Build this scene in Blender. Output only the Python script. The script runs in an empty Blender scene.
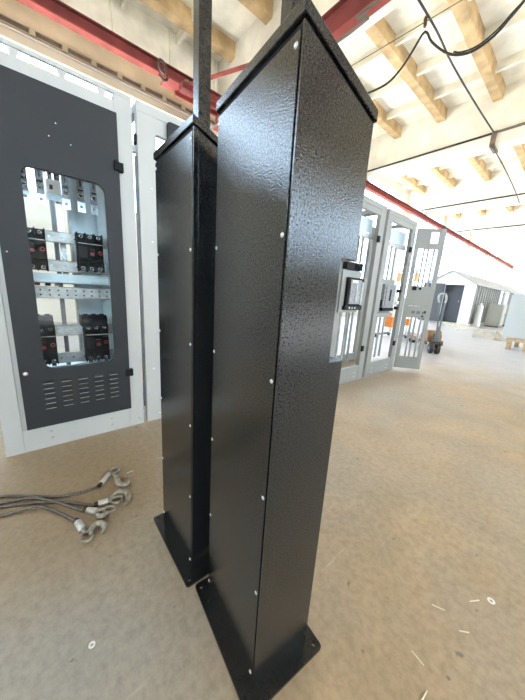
import bpy, bmesh, math, random
from mathutils import Vector, Matrix, Euler
random.seed(7)
S = bpy.context.scene
COL = S.collection
PI = math.pi

# ------------------------------------------------------------------ materials
def mat(name, col, rough=0.5, metal=0.0, var=0.0, vscale=6.0, bump=0.0, bscale=80.0, spec=0.5, col2=None):
    m = bpy.data.materials.new(name); m.use_nodes = True
    nt = m.node_tree; N = nt.nodes; L = nt.links
    b = N['Principled BSDF']
    b.inputs['Base Color'].default_value = (*col, 1)
    b.inputs['Roughness'].default_value = rough
    b.inputs['Metallic'].default_value = metal
    b.inputs['Specular IOR Level'].default_value = spec
    if var or bump:
        tc = N.new('ShaderNodeTexCoord')
    if var:
        no = N.new('ShaderNodeTexNoise'); no.inputs['Scale'].default_value = vscale; no.inputs['Detail'].default_value = 6
        L.new(tc.outputs['Object'], no.inputs['Vector'])
        r = N.new('ShaderNodeValToRGB')
        c2 = col2 or tuple(max(0, c * (1 - var)) for c in col)
        c1 = tuple(min(1, c * (1 + var * .5)) for c in col) if not col2 else col
        r.color_ramp.elements[0].position = .35; r.color_ramp.elements[0].color = (*c2, 1)
        r.color_ramp.elements[1].position = .65; r.color_ramp.elements[1].color = (*c1, 1)
        L.new(no.outputs['Fac'], r.inputs['Fac']); L.new(r.outputs['Color'], b.inputs['Base Color'])
    if bump:
        n2 = N.new('ShaderNodeTexNoise'); n2.inputs['Scale'].default_value = bscale; n2.inputs['Detail'].default_value = 3
        L.new(tc.outputs['Object'], n2.inputs['Vector'])
        bp = N.new('ShaderNodeBump'); bp.inputs['Strength'].default_value = bump; bp.inputs['Distance'].default_value = .003
        L.new(n2.outputs['Fac'], bp.inputs['Height']); L.new(bp.outputs['Normal'], b.inputs['Normal'])
    return m

def floor_mat():
    m = bpy.data.materials.new('concrete_floor'); m.use_nodes = True
    nt = m.node_tree; N = nt.nodes; L = nt.links; b = N['Principled BSDF']
    tc = N.new('ShaderNodeTexCoord')
    def noise(scale, detail, rough=.6, dist=0):
        n = N.new('ShaderNodeTexNoise'); n.inputs['Scale'].default_value = scale; n.inputs['Detail'].default_value = detail
        n.inputs['Roughness'].default_value = rough; n.inputs['Distortion'].default_value = dist
        L.new(tc.outputs['Object'], n.inputs['Vector']); return n
    def ramp(src, stops):
        r = N.new('ShaderNodeValToRGB'); e = r.color_ramp.elements
        while len(e) < len(stops): e.new(.5)
        for el, (p, c) in zip(e, stops): el.position = p; el.color = (*c, 1)
        L.new(src, r.inputs['Fac']); return r
    def mix(kind, fac, a, c):
        x = N.new('ShaderNodeMixRGB'); x.blend_type = kind
        if isinstance(fac, float): x.inputs['Fac'].default_value = fac
        else: L.new(fac, x.inputs['Fac'])
        L.new(a, x.inputs['Color1'])
        if isinstance(c, tuple): x.inputs['Color2'].default_value = (*c, 1)
        else: L.new(c, x.inputs['Color2'])
        return x
    base = ramp(noise(1.6, 8, .65, .6).outputs['Fac'], [(.3, (.35, .268, .172)), (.52, (.455, .335, .208)), (.72, (.53, .392, .258))])
    grey = ramp(noise(.9, 5, .55).outputs['Fac'], [(.42, (0, 0, 0)), (.68, (1, 1, 1))])
    m1 = mix('MIX', grey.outputs['Color'], base.outputs['Color'], (.40, .345, .275))
    def patch(center, r0, r1):
        mp = N.new('ShaderNodeMapping'); mp.inputs['Location'].default_value = (-center[0], -center[1], 0)
        L.new(tc.outputs['Object'], mp.inputs['Vector'])
        ln = N.new('ShaderNodeVectorMath'); ln.operation = 'LENGTH'; L.new(mp.outputs['Vector'], ln.inputs[0])
        nz = noise(2.2, 4); ad = N.new('ShaderNodeMath'); ad.operation = 'MULTIPLY_ADD'
        L.new(nz.outputs['Fac'], ad.inputs[0]); ad.inputs[1].default_value = abs(r1 - r0); L.new(ln.outputs['Value'], ad.inputs[2])
        m = N.new('ShaderNodeMapRange'); m.interpolation_type = 'SMOOTHSTEP'
        m.inputs['From Min'].default_value = r0 + abs(r1 - r0) * .5; m.inputs['From Max'].default_value = r1 + abs(r1 - r0) * .5
        m.inputs['To Min'].default_value = 1; m.inputs['To Max'].default_value = 0
        L.new(ad.outputs[0], m.inputs['Value']); return m
    # far window light painted pale beyond the dusty tan area; a grey patch nearby
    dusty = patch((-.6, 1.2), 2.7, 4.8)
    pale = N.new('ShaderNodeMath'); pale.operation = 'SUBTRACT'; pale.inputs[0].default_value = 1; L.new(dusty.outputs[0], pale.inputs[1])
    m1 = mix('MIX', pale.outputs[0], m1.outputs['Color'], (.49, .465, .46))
    m1 = mix('MIX', patch((-.6, -.2), .15, .75).outputs[0], m1.outputs['Color'], (.38, .355, .31))
    m1 = mix('MIX', patch((-1.45, .05), .25, .75).outputs[0], m1.outputs['Color'], (.325, .245, .155))
    fine = ramp(noise(38, 6, .75).outputs['Fac'], [(.30, (.70, .69, .67)), (.55, (1.0, 1.0, 1.0)), (.75, (1.16, 1.14, 1.10))])
    m2 = mix('MULTIPLY', .85, m1.outputs['Color'], fine.outputs['Color'])
    # worn pale scratches: thin lines of two stretched waves
    prev = m2
    for ang, sc in ((.5, 9.0), (-.9, 7.0), (1.3, 5.0)):
        mp = N.new('ShaderNodeMapping'); mp.inputs['Rotation'].default_value = (0, 0, ang); mp.inputs['Scale'].default_value = (1, .07, 1)
        L.new(tc.outputs['Object'], mp.inputs['Vector'])
        v = N.new('ShaderNodeTexNoise'); v.inputs['Scale'].default_value = sc * 4; v.inputs['Detail'].default_value = 4
        L.new(mp.outputs['Vector'], v.inputs['Vector'])
        r = ramp(v.outputs['Fac'], [(.66, (0, 0, 0)), (.72, (.5, .5, .5))])
        br = noise(2.3 + sc * .2, 3); rb = ramp(br.outputs['Fac'], [(.5, (0, 0, 0)), (.65, (1, 1, 1))])
        mm = mix('MULTIPLY', 1.0, r.outputs['Color'], rb.outputs['Color'])
        prev = mix('MIX', mm.outputs['Color'], prev.outputs['Color'], (.60, .52, .41))
    # small dark specks of dirt
    sp = ramp(noise(23, 2, .4).outputs['Fac'], [(.22, (1, 1, 1)), (.27, (0, 0, 0))])
    prev = mix('MIX', sp.outputs['Color'], prev.outputs['Color'], (.20, .17, .14))
    L.new(prev.outputs['Color'], b.inputs['Base Color'])
    rr = ramp(noise(3, 4).outputs['Fac'], [(.3, (.40,) * 3), (.7, (.56,) * 3)])
    L.new(rr.outputs['Color'], b.inputs['Roughness'])
    bp = N.new('ShaderNodeBump'); bp.inputs['Strength'].default_value = .22; bp.inputs['Distance'].default_value = .004
    L.new(noise(60, 6, .7).outputs['Fac'], bp.inputs['Height']); L.new(bp.outputs['Normal'], b.inputs['Normal'])
    return m

def hammer_mat():
    """dark powder coat with a fine hammered grain"""
    m = mat('hammered_charcoal_paint', (.011, .0125, .0135), .08, 0, spec=.6)
    nt = m.node_tree; N = nt.nodes; L = nt.links; b = N['Principled BSDF']
    tc = N.new('ShaderNodeTexCoord')
    n = N.new('ShaderNodeTexNoise'); n.inputs['Scale'].default_value = 310; n.inputs['Detail'].default_value = 2
    L.new(tc.outputs['Object'], n.inputs['Vector'])
    bp = N.new('ShaderNodeBump'); bp.inputs['Strength'].default_value = .22; bp.inputs['Distance'].default_value = .0016
    L.new(n.outputs['Fac'], bp.inputs['Height']); L.new(bp.outputs['Normal'], b.inputs['Normal'])
    # the dimples of the hammered paint differ in gloss
    g = N.new('ShaderNodeTexNoise'); g.inputs['Scale'].default_value = 260; g.inputs['Detail'].default_value = 2; g.inputs['Roughness'].default_value = .7
    L.new(tc.outputs['Object'], g.inputs['Vector'])
    mr = N.new('ShaderNodeMapRange'); mr.inputs['From Min'].default_value = .38; mr.inputs['From Max'].default_value = .62
    mr.inputs['To Min'].default_value = .30; mr.inputs['To Max'].default_value = .86
    L.new(g.outputs['Fac'], mr.inputs['Value']); L.new(mr.outputs['Result'], b.inputs['Specular IOR Level'])
    return m

def glass_mat(name, tint=(.95, .98, 1.0), refl=.06):
    m = bpy.data.materials.new(name); m.use_nodes = True
    nt = m.node_tree; N = nt.nodes; L = nt.links
    for n in list(N):
        if n.type != 'OUTPUT_MATERIAL': N.remove(n)
    out = [n for n in N if n.type == 'OUTPUT_MATERIAL'][0]
    t = N.new('ShaderNodeBsdfTransparent'); t.inputs['Color'].default_value = (*tint, 1)
    g = N.new('ShaderNodeBsdfGlossy'); g.inputs['Roughness'].default_value = .03
    mx = N.new('ShaderNodeMixShader'); mx.inputs['Fac'].default_value = refl
    L.new(t.outputs[0], mx.inputs[1]); L.new(g.outputs[0], mx.inputs[2]); L.new(mx.outputs[0], out.inputs['Surface'])
    return m

M = dict(
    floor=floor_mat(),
    hammer=hammer_mat(),
    seam=mat('black_seam', (.004, .004, .005), .8),
    zinc=mat('bright_zinc', (.80, .81, .82), .28, .9),
    cream=mat('cream_cabinet_paint', (.46, .46, .435), .45, 0, .05, 3),
    rackpaint=mat('grey_cream_rack_paint', (.27, .27, .25), .45, 0, .05, 3),
    doordark=mat('charcoal_door_paint', (.020, .022, .025), .55, 0, spec=.35, bump=.25, bscale=420),
    black=mat('black_plastic', (.008, .008, .009), .55, spec=.15),
    blackface=mat('satin_black_plastic', (.018, .018, .020), .5, spec=.2),
    greyface=mat('grey_breaker_face', (.26, .26, .27), .4, 0, .3, 40),
    red=mat('dark_red_mark', (.26, .018, .03), .4),
    galv=mat('galvanised_steel', (.44, .45, .44), .42, .55, .22, 25),
    galvblue=mat('pale_blue_zinc_sheet', (.50, .60, .64), .38, .35, .1, 8),
    bright=mat('bright_steel', (.50, .52, .54), .25, .85, .2, 60),
    hole=mat('dark_hole', (.02, .02, .02), .9),
    railred=mat('red_beam_paint', (.19, .036, .031), .85, 0, .25, 3),
    railedge=mat('red_beam_flange_paint', (.36, .095, .08), .9, 0, .2, 3, spec=.1),
    slab=mat('cream_roof_slab', (.92, .88, .75), .9, 0, .16, 2.2),
    rib=mat('ochre_roof_rib', (.60, .43, .23), .9, 0, .28, 3),
    beam=mat('cream_roof_beam', (.93, .89, .77), .9, 0, .14, 1.5),
    ledge=mat('ochre_wall_ledge', (.72, .57, .39), .85, 0, .12, 2),
    ledgepale=mat('pale_wall_ledge', (.66, .57, .42), .85, 0, .08, 2),
    wall=mat('cream_wall_paint', (.80, .77, .68), .9, 0, .06, 1.0),
    wallwhite=mat('white_wall_paint', (.86, .86, .84), .9, 0, .05, 1.0),
    brown=mat('brown_tray', (.20, .15, .11), .7, 0, .3, 8),
    winframe=mat('white_window_frame', (.82, .83, .84), .5),
    glass=glass_mat('window_glass'),
    acrylic=glass_mat('clear_acrylic', (.965, .985, .985), .008),
    rope=mat('steel_wire_rope', (.17, .155, .135), .5, .5, .45, 160),
    forged=mat('forged_hook_steel', (.40, .36, .30), .5, .6, .4, 45),
    ferrule=mat('aluminium_ferrule', (.60, .58, .54), .5, .5, .15, 30),
    wire=mat('black_cable', (.018, .017, .017), .6),
    wiregrey=mat('brown_grey_cable', (.16, .13, .10), .6),
    porcelain=mat('brown_insulator', (.09, .045, .035), .35),
    orange=mat('orange_machine_paint', (.82, .26, .035), .45, 0, .15, 6),
    hazed_orange=mat('hazed_orange_paint', (.85, .50, .24), .6),  # orange paled, with distant haze put into the colour
    clampsteel=mat('clamp_steel', (.33, .35, .37), .35, .6, .3, 60),
    jackorange=mat('worn_orange_paint', (.30, .17, .08), .5, 0, .4, 9),
    steelgrey=mat('dark_grey_steel', (.13, .135, .14), .45, .4),
    rubber=mat('dark_rubber', (.025, .023, .022), .6),
    kioskdark=mat('kiosk_slate_paint', (.105, .115, .135), .5),
    kioskblack=mat('kiosk_shadow_black', (.012, .013, .016), .7),
    kioskrib=mat('kiosk_grey_ribbed_sheet', (.30, .30, .265), .55, 0, .1, 2),
    kioskwhite=mat('kiosk_white_paint', (.80, .82, .84), .5),
    kioskroof=mat('kiosk_grey_roof', (.42, .42, .42), .6),
    olive=mat('olive_grey_paint', (.42, .42, .37), .55),
    whitebox=mat('pale_enamel', (.60, .635, .635), .3, 0, .03, 2),
    wood=mat('pine_wood', (.60, .44, .26), .7, 0, .25, 12),
    palewood=mat('pale_board', (.72, .66, .55), .7, 0, .15, 8),
    white=mat('white_plastic', (.85, .85, .83), .4),
    offwhite=mat('bone_plastic', (.80, .74, .60), .45),
)

# ------------------------------------------------------------------ mesh helpers
class MB:
    def __init__(self): self.bm = bmesh.new()
    def box(self, x0, x1, y0, y1, z0, z1):
        v = [self.bm.verts.new((x, y, z)) for x in (x0, x1) for y in (y0, y1) for z in (z0, z1)]
        for f in ((0, 1, 3, 2), (4, 6, 7, 5), (0, 4, 5, 1), (2, 3, 7, 6), (0, 2, 6, 4), (1, 5, 7, 3)):
            self.bm.faces.new([v[i] for i in f])
        return self
    def prism(self, poly, axis, a, b):
        """polygon extruded along an axis; poly gives the two other coordinates in xyz order"""
        def P(p, t):
            return {'x': (t, p[0], p[1]), 'y': (p[0], t, p[1]), 'z': (p[0], p[1], t)}[axis]
        A = [self.bm.verts.new(P(p, a)) for p in poly]; B = [self.bm.verts.new(P(p, b)) for p in poly]
        self.bm.faces.new(A); self.bm.faces.new(B[::-1]); n = len(poly)
        for i in range(n): self.bm.faces.new([A[i], B[i], B[(i + 1) % n], A[(i + 1) % n]])
        return self
    def cyl(self, p, q, r, r2=None, n=14, caps=True):
        p, q = Vector(p), Vector(q); d = (q - p).normalized(); r2 = r if r2 is None else r2
        u = d.orthogonal().normalized(); w = d.cross(u)
        A, B = [], []
        for i in range(n):
            a = 2 * PI * i / n; o = u * math.cos(a) + w * math.sin(a)
            A.append(self.bm.verts.new(p + o * r)); B.append(self.bm.verts.new(q + o * r2))
        for i in range(n): self.bm.faces.new([A[i], A[(i + 1) % n], B[(i + 1) % n], B[i]])
        if caps: self.bm.faces.new(A[::-1]); self.bm.faces.new(B)
        return self
    def dome(self, c, d, r, h, n=12):
        c, d = Vector(c), Vector(d).normalized(); u = d.orthogonal().normalized(); w = d.cross(u)
        rings = []
        for k in range(4):
            t = k / 4 * PI / 2
            rings.append([self.bm.verts.new(c + d * h * math.sin(t) + (u * math.cos(2 * PI * i / n) + w * math.sin(2 * PI * i / n)) * r * math.cos(t)) for i in range(n)])
        top = self.bm.verts.new(c + d * h)
        for a, b in zip(rings, rings[1:]):
            for i in range(n): self.bm.faces.new([a[i], a[(i + 1) % n], b[(i + 1) % n], b[i]])
        for i in range(n): self.bm.faces.new([rings[-1][i], rings[-1][(i + 1) % n], top])
        self.bm.faces.new(rings[0][::-1])
        return self
    def tube(self, pts, r, n=8, sub=4, closed=False, taper=None):
        P = [Vector(p) for p in pts]
        if sub > 1: P = spline(P, sub, closed)
        m = len(P); rings = []; prev = None
        for i in range(m):
            if closed: t = (P[(i + 1) % m] - P[i - 1])
            else: t = P[min(i + 1, m - 1)] - P[max(i - 1, 0)]
            if t.length < 1e-9: t = Vector((0, 0, 1))
            t.normalize()
            if prev is None: u = t.orthogonal().normalized()
            else:
                u = prev - t * prev.dot(t); u = u.normalized() if u.length > 1e-6 else t.orthogonal().normalized()
            prev = u; w = t.cross(u)
            rr = r if taper is None else r * taper(i / (m - 1))
            rings.append([self.bm.verts.new(P[i] + (u * math.cos(2 * PI * k / n) + w * math.sin(2 * PI * k / n)) * rr) for k in range(n)])
        seq = list(zip(rings, rings[1:])) + ([(rings[-1], rings[0])] if closed else [])
        for a, b in seq:
            for k in range(n): self.bm.faces.new([a[k], a[(k + 1) % n], b[(k + 1) % n], b[k]])
        if not closed: self.bm.faces.new(rings[0][::-1]); self.bm.faces.new(rings[-1])
        return self
    def torus(self, c, axis, R, r, n=20, k=8):
        c, d = Vector(c), Vector(axis).normalized(); u = d.orthogonal().normalized(); w = d.cross(u)
        return self.tube([c + (u * math.cos(2 * PI * i / n) + w * math.sin(2 * PI * i / n)) * R for i in range(n)], r, k, 1, True)
    def mark(self):
        self.n1 = len(self.bm.faces); return self
    def mesh(self, name):
        n1 = getattr(self, 'n1', None)
        if n1 is not None:
            self.bm.faces.ensure_lookup_table()
            for f in self.bm.faces[n1:]: f.material_index = 1
        bmesh.ops.recalc_face_normals(self.bm, faces=self.bm.faces)
        me = bpy.data.meshes.new(name); self.bm.to_mesh(me); self.bm.free(); return me
    def build(self, name, m, parent=None, loc=None, rot=None, smooth=False, bevel=0, m2=None):
        me = self.mesh(name); me.materials.append(M[m] if isinstance(m, str) else m)
        if m2: me.materials.append(M[m2])
        o = bpy.data.objects.new(name, me); COL.objects.link(o)
        if parent: o.parent = parent
        if loc: o.location = loc
        if rot: o.rotation_euler = rot
        if smooth:
            for p in me.polygons: p.use_smooth = True
        if bevel:
            b = o.modifiers.new('edge', 'BEVEL'); b.width = bevel; b.segments = 2; b.limit_method = 'ANGLE'
        return o

def spline(P, sub, closed=False):
    out = []; n = len(P); rng = range(n if closed else n - 1)
    for i in rng:
        p0 = P[i - 1] if (closed or i > 0) else P[i]; p1 = P[i]; p2 = P[(i + 1) % n]
        p3 = P[(i + 2) % n] if (closed or i + 2 < n) else p2
        for k in range(sub):
            t = k / sub
            out.append(.5 * ((2 * p1) + (p2 - p0) * t + (2 * p0 - 5 * p1 + 4 * p2 - p3) * t * t + (3 * p1 - p0 - 3 * p2 + p3) * t ** 3))
    if not closed: out.append(P[-1])
    return out

def rrect(x0, x1, z0, z1, r, n=6):
    out = []
    for cx, cz, a0 in ((x1 - r, z1 - r, 0), (x0 + r, z1 - r, PI / 2), (x0 + r, z0 + r, PI), (x1 - r, z0 + r, 1.5 * PI)):
        for i in range(n + 1):
            a = a0 + PI / 2 * i / n; out.append((cx + r * math.cos(a), cz + r * math.sin(a)))
    return out

def cut(o, cutter_mb):
    """subtract the cutter's shape from o and bake the result"""
    me = cutter_mb.mesh('cutter'); c = bpy.data.objects.new('cutter', me); COL.objects.link(c)
    c.parent = o.parent; c.location = o.location; c.rotation_euler = o.rotation_euler
    b = o.modifiers.new('cut', 'BOOLEAN'); b.operation = 'DIFFERENCE'; b.solver = 'EXACT'; b.object = c
    bpy.context.view_layer.update()
    dg = bpy.context.evaluated_depsgraph_get()
    new = bpy.data.meshes.new_from_object(o.evaluated_get(dg))
    o.modifiers.clear(); old = o.data; o.data = new; new.name = o.name
    bpy.data.meshes.remove(old); bpy.data.objects.remove(c); bpy.data.meshes.remove(me)

def tag(o, label, cat, group=None, kind=None):
    o['label'] = label; o['category'] = cat
    if group: o['group'] = group
    if kind: o['kind'] = kind
    return o
def thing(name, loc, rz, label, cat, group=None):
    o = bpy.data.objects.new(name, None); o.empty_display_size = .1; COL.objects.link(o)
    o.location = loc; o.rotation_euler = (0, 0, rz)
    return tag(o, label, cat, group)
def struct(o): o['kind'] = 'structure'; return o

# ------------------------------------------------------------------ camera
cam_d = bpy.data.cameras.new('camera'); cam = bpy.data.objects.new('camera', cam_d); COL.objects.link(cam)
F = 267.79
cam_d.sensor_fit = 'AUTO'; cam_d.sensor_width = 36; cam_d.lens = F / 700 * 36; cam_d.clip_start = .02; cam_d.clip_end = 300
pan, tilt, roll = (math.radians(a) for a in (139.4838, -12.8464, 3.6266))
fw = Vector((math.cos(pan) * math.cos(tilt), math.sin(pan) * math.cos(tilt), math.sin(tilt)))
rt = fw.cross(Vector((0, 0, 1))).normalized(); up = rt.cross(fw)
r2 = rt * math.cos(roll) + up * math.sin(roll); u2 = -rt * math.sin(roll) + up * math.cos(roll)
cam.matrix_world = Matrix(((r2.x, u2.x, -fw.x, 0), (r2.y, u2.y, -fw.y, 0), (r2.z, u2.z, -fw.z, 1.0), (0, 0, 0, 1)))
S.camera = cam

# ------------------------------------------------------------------ the setting
WX = -7.4                                   # inner face of the window wall
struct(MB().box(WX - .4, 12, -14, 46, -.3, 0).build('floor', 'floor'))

ce = MB(); SL = 6.6
ce.box(WX - .4, 12, -14, 46, SL, SL + .25)
ceiling = struct(ce.build('ceiling', 'slab'))
rb = MB(); RZ = 6.3
x = -9.35 + 1.33
while x < 12:
    if x > WX: rb.box(x - .10, x + .10, -14, 46, RZ, SL + .02)
    x += 1.33
rb.build('rib', 'rib', ceiling)
cr = MB(); y = -13.4
while y < 46:
    cr.box(WX, 12, y - .035, y + .035, RZ + .10, SL + .02); y += 1.18
cr.build('cross_rib', 'slab', ceiling)

for i, y in enumerate((-7.6, -1.7, 4.2, 10.05, 16.0, 22.0, 28.0, 34.0, 40.0)):
    b = MB().box(WX - .1, 12, y, y + .30, 5.47, SL + .03)
    b.box(-5.7, 12, y - .06, y + .36, 5.20, 5.48)
    struct(b.build('roof_beam', 'beam', bevel=.015))

# window wall: openings as (y0, y1, z0, z1)
OPEN = [(-13.6, -8.0, 4.15, 6.2), (-7.2, -1.5, 4.15, 6.2), (-.7, 3.6, 2.55, 5.07), (4.9, 9.7, .95, 5.07), (10.6, 15.6, .95, 6.15),
        (16.6, 21.6, .95, 6.15), (22.6, 27.6, .95, 6.15), (28.6, 33.6, .95, 6.15), (34.6, 39.6, .95, 6.15)]
w = MB(); yprev = -14
for (a, b, c, d) in OPEN:
    w.box(WX - .3, WX, yprev, a, 0, SL)
    w.box(WX - .3, WX, a, b, 0, c); w.box(WX - .3, WX, a, b, d, SL)
    yprev = b
w.box(WX - .3, WX, yprev, 46, 0, SL)
wl = struct(w.build('wall_left', 'wall'))
for n, (a, b, c, d) in enumerate(OPEN, 1):
    f = MB(); t = .06
    xx0, xx1 = WX - .2, WX - .1
    f.box(xx0, xx1, a, a + t, c, d); f.box(xx0, xx1, b - t, b, c, d); f.box(xx0, xx1, a, b, c, c + t); f.box(xx0, xx1, a, b, d - t, d)
    k = max(2, round((b - a) / 1.2))
    for j in range(1, k):
        yy = a + (b - a) * j / k; f.box(xx0, xx1, yy - .025, yy + .025, c, d)
    zz = c + (d - c) * .62; f.box(xx0, xx1, a, b, zz - .025, zz + .025)
    fo = struct(f.build('window_%d' % n, 'winframe'))
    MB().box(WX - .155, WX - .147, a + .02, b - .02, c + .02, d - .02).build('pane', 'glass', fo)
# far end wall with tall windows
w = MB(); xs = [(-6.4, -2.4), (-1.4, 2.6), (3.6, 7.6)]; xp = WX - .3
for a, b in xs:
    w.box(xp, a, 46, 46.3, 0, SL); w.box(a, b, 46, 46.3, 0, 1.0); w.box(a, b, 46, 46.3, 5.0, SL); xp = b
w.box(xp, 12, 46, 46.3, 0, SL)
struct(w.build('wall_back', 'wallwhite'))
struct(MB().box(WX - .3, 12, -14.3, -14, 0, SL).build('wall_front', 'wall'))
for n, (a, b) in enumerate(xs, len(OPEN) + 1):
    f = MB()
    for j in range(5):
        xx = a + (b - a) * j / 4; f.box(xx - .04, xx + .04, 46.1, 46.2, 1, 5)
    for zz in (1.04, 3.0, 4.96): f.box(a, b, 46.1, 46.2, zz - .04, zz + .04)
    fo = struct(f.build('window_%d' % n, 'winframe'))
    MB().box(a, b, 46.145, 46.153, 1, 5).build('pane', 'glass', fo)

# wall opposite, with a high band of windows
w = MB().box(12, 12.3, -14, 46, 0, 3.2).box(12, 12.3, -14, 46, 6.45, SL)
for y in (-14, -8, -2, 4, 10, 16, 22, 28, 34, 40, 45.7): w.box(12, 12.3, y, y + .3, 3.2, 6.45)
struct(w.build('wall_right', 'wall'))
n = len(OPEN) + len(xs) + 1
for y in (-13.7, -7.7, -1.7, 4.3, 10.3, 16.3, 22.3, 28.3, 34.3, 40.3):
    f = MB()
    for k in range(5): f.box(12.1, 12.2, y + 5.7 * k / 4 - (.06 if k == 4 else 0), y + 5.7 * k / 4 + (0 if k == 4 else .06), 3.2, 6.45)
    for z in (3.2, 4.8, 6.39): f.box(12.1, 12.2, y, y + (5.7 if y < 40 else 5.4), z, z + .06)
    fo = struct(f.build('window_%d' % n, 'winframe')); n += 1
    MB().box(12.145, 12.153, y, y + (5.7 if y < 40 else 5.4), 3.2, 6.45).build('pane', 'glass', fo)

# ledge that runs along the window wall under the crane rail
lg = MB().box(WX - .02, WX + .08, -1.1, 10.3, 4.92, 5.065)
le = struct(lg.build('trim_1', 'ledgepale', bevel=.01))
struct(MB().box(WX - .02, WX + .10, -1.1, 10.3, 5.065, 5.085).build('trim_highlight', 'wallwhite'))  # white strip paints the bright highlight along the ledge's top edge
struct(MB().box(WX - .02, WX + .03, -1.1, 10.3, 5.085, 5.86).build('trim_3', 'ledge'))
up = MB().box(WX - .02, WX + .02, -1.1, 10.3, 5.86, 6.62)
y = -.6
while y < 10: up.box(WX + .01, WX + .07, y - .03, y + .03, 5.86, 6.6); y += 1.18
struct(up.build('trim_6', 'slab'))
tr = MB(); y = -1.0
while y < 9.8:
    tr.box(WX + .03, WX + .042, y + .05, y + .43, 5.165, 5.23)      # dark slot
    y += .47
struct(tr.build('trim_4', 'brown'))
tr = MB(); tr.box(WX + .03, WX + .06, -1.1, 10.3, 5.235, 5.25).box(WX + .03, WX + .06, -1.1, 10.3, 5.14, 5.155)
y = -1.0
while y < 9.8:
    tr.box(WX + .03, WX + .08, y - .03, y + .05, 5.14, 5.26); y += .47
struct(tr.build('trim_5', 'ledgepale'))

# ------------------------------------------------------------------ crane rail, girder, overhead wires
RX = -6.45
rail = thing('crane_rail', (RX, 0, 5.04), 0, 'long red steel crane rail hung below the roof beams along the window wall', 'crane rail')
MB().box(-.012, .012, -3, 42.5, .02, .20).build('web', 'railred', rail)
MB().box(-.075, .075, -3, 42.5, .20, .222).build('top_flange', 'railred', rail)
MB().box(-.075, .075, -3, 42.5, 0, .022).build('bottom_flange', 'railedge', rail)
for y in (4.35, 10.2, 16.15, 22.15, 28.15, 34.15, 40.15):
    h = MB().box(-.05, .05, y - .05, y + .05, .222, .17 + .26)
    h.box(-.11, .11, y - .09, y + .09, .215, .24)
    h.build('hanger', 'ledge', rail, loc=(0, 0, -.27 if False else 0))
    MB().cyl((.02, y - .6, .20), (.02, y - .02, .42), .012, n=6).build('tie_rod', 'brown', rail)

gir = thing('crane_girder', (0, 3.72, 4.62), 0, 'dark red crane girder crossing the hall under the roof', 'crane girder')
MB().box(-6.6, 9, -.012, .012, .02, .33).build('web', 'railred', gir)
MB().box(-6.6, 9, -.07, .07, .33, .352).build('top_flange', 'railred', gir)
MB().box(-6.6, 9, -.07, .07, 0, .022).build('bottom_flange', 'railedge', gir)
ec = MB().box(-6.62, -6.28, -1.30, .55, .355, .39).box(-6.58, -6.54, -1.02, .55, .28, .357).box(-6.36, -6.32, -1.02, .55, .28, .357)
ec.build('end_carriage', 'railedge', gir)
for yy in (-.85, .35):
    for sx in (-6.56, -6.34):
        MB().cyl((sx - .02, yy, .47), (sx + .02, yy, .47), .065, n=18).build('wheel', 'brown', gir)
MB().cyl((-6.32, -.95, .36), (-4.15, -.03, .30), .035, n=10).build('brace', 'railedge', gir)
hk = MB().torus((-6.24, -1.40, .46), (1, .3, 0), .085, .026, 18, 8)
hk.tube([(-6.24, -1.33, .40), (-6.24, -1.30, .30), (-6.22, -1.38, .23), (-6.22, -1.47, .29)], .026, 8, 4)
hk.build('chain_hook', 'porcelain', gir, smooth=True)
mb = MB().box(-6.34, -6.14, -1.02, -.86, .24, .36).cyl((-6.2, -1.0, .3), (-6.2, -.7, .3), .07, n=12)
mb.build('drive_motor', 'railred', gir)
tag(MB().tube([(-8 + 1.15, 3.56, 4.60), (-2.84, 3.60, 4.43), (-2.70, 3.55, 4.50), (-1.95, 3.62, 4.56), (-1.2, 3.5, 4.59), (.6, 3.6, 4.57)], .02, 6, 4).build('hanging_power_cable', 'wiregrey'),
    'thin brown-grey cable slung beneath the red crane girder', 'cable')
tag(MB().tube([(-3.667, 5.266, 4.78), (-3.219, 5.290, 4.766), (-2.976, 5.303, 4.886), (-2.811, 5.312, 5.066), (-2.724, 5.317, 5.188), (-2.66, 5.320, 5.255),
               (-2.60, 5.322, 5.215), (-2.508, 5.328, 5.054), (-2.283, 5.341, 4.814), (-2.086, 5.351, 4.683), (-1.867, 5.363, 4.641), (-1.652, 5.375, 4.711),
               (-1.516, 5.382, 4.832), (-1.391, 5.389, 4.957), (-1.1, 5.40, 5.3)], .017, 8, 5).build('hanging_cable', 'wire', smooth=True),
    'thick black cable sagging in two loops under the roof', 'cable')
tag(MB().tube([(-2.16, 5.35, 4.76), (-2.05, 5.37, 4.71), (-1.85, 5.38, 4.69), (-1.65, 5.39, 4.77), (-1.5, 5.39, 4.89), (-1.37, 5.39, 5.0), (-1.1, 5.40, 5.34)], .012, 6, 4).build('thin_cable', 'wire', smooth=True),
    'thinner black cable running close beside the rising loop of the sagging cable', 'cable')
tag(MB().cyl((-4.60, 5.215, 5.4), (.2, 5.476, 5.4), .008, n=6).build('messenger_wire', 'wiregrey'),
    'straight thin wire stretched under the roof carrying the cable hook', 'wire')
hkx = thing('cable_hook', (-2.66, 5.32, 5.25), 0, 'small dark insulator with a hook holding up the sagging cable', 'hook')
MB().cyl((0, 0, .085), (-.01, 0, .19), .024, .030, 10).cyl((-.01, 0, .19), (-.014, 0, .23), .03, .012, 10).build('insulator', 'porcelain', hkx)
MB().tube([(.004, 0, .09), (.01, 0, .04), (-.005, .0, .0), (.0, 0, -.02), (.02, 0, -.01)], .006, 6, 3).build('hook', 'steelgrey', hkx)
tag(MB().tube([(-2.64, 4.6, 5.44), (-2.63, 5.69, 5.46), (-2.655, 6.6, 5.45), (-2.64, 8.2, 5.46), (-2.596, 9.98, 5.475)], .017, 6, 4).build('hanging_lengthwise_cable', 'wire'),
    'brown-black cable running lengthwise below the roof slabs up to the strapped beam', 'cable')
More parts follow.
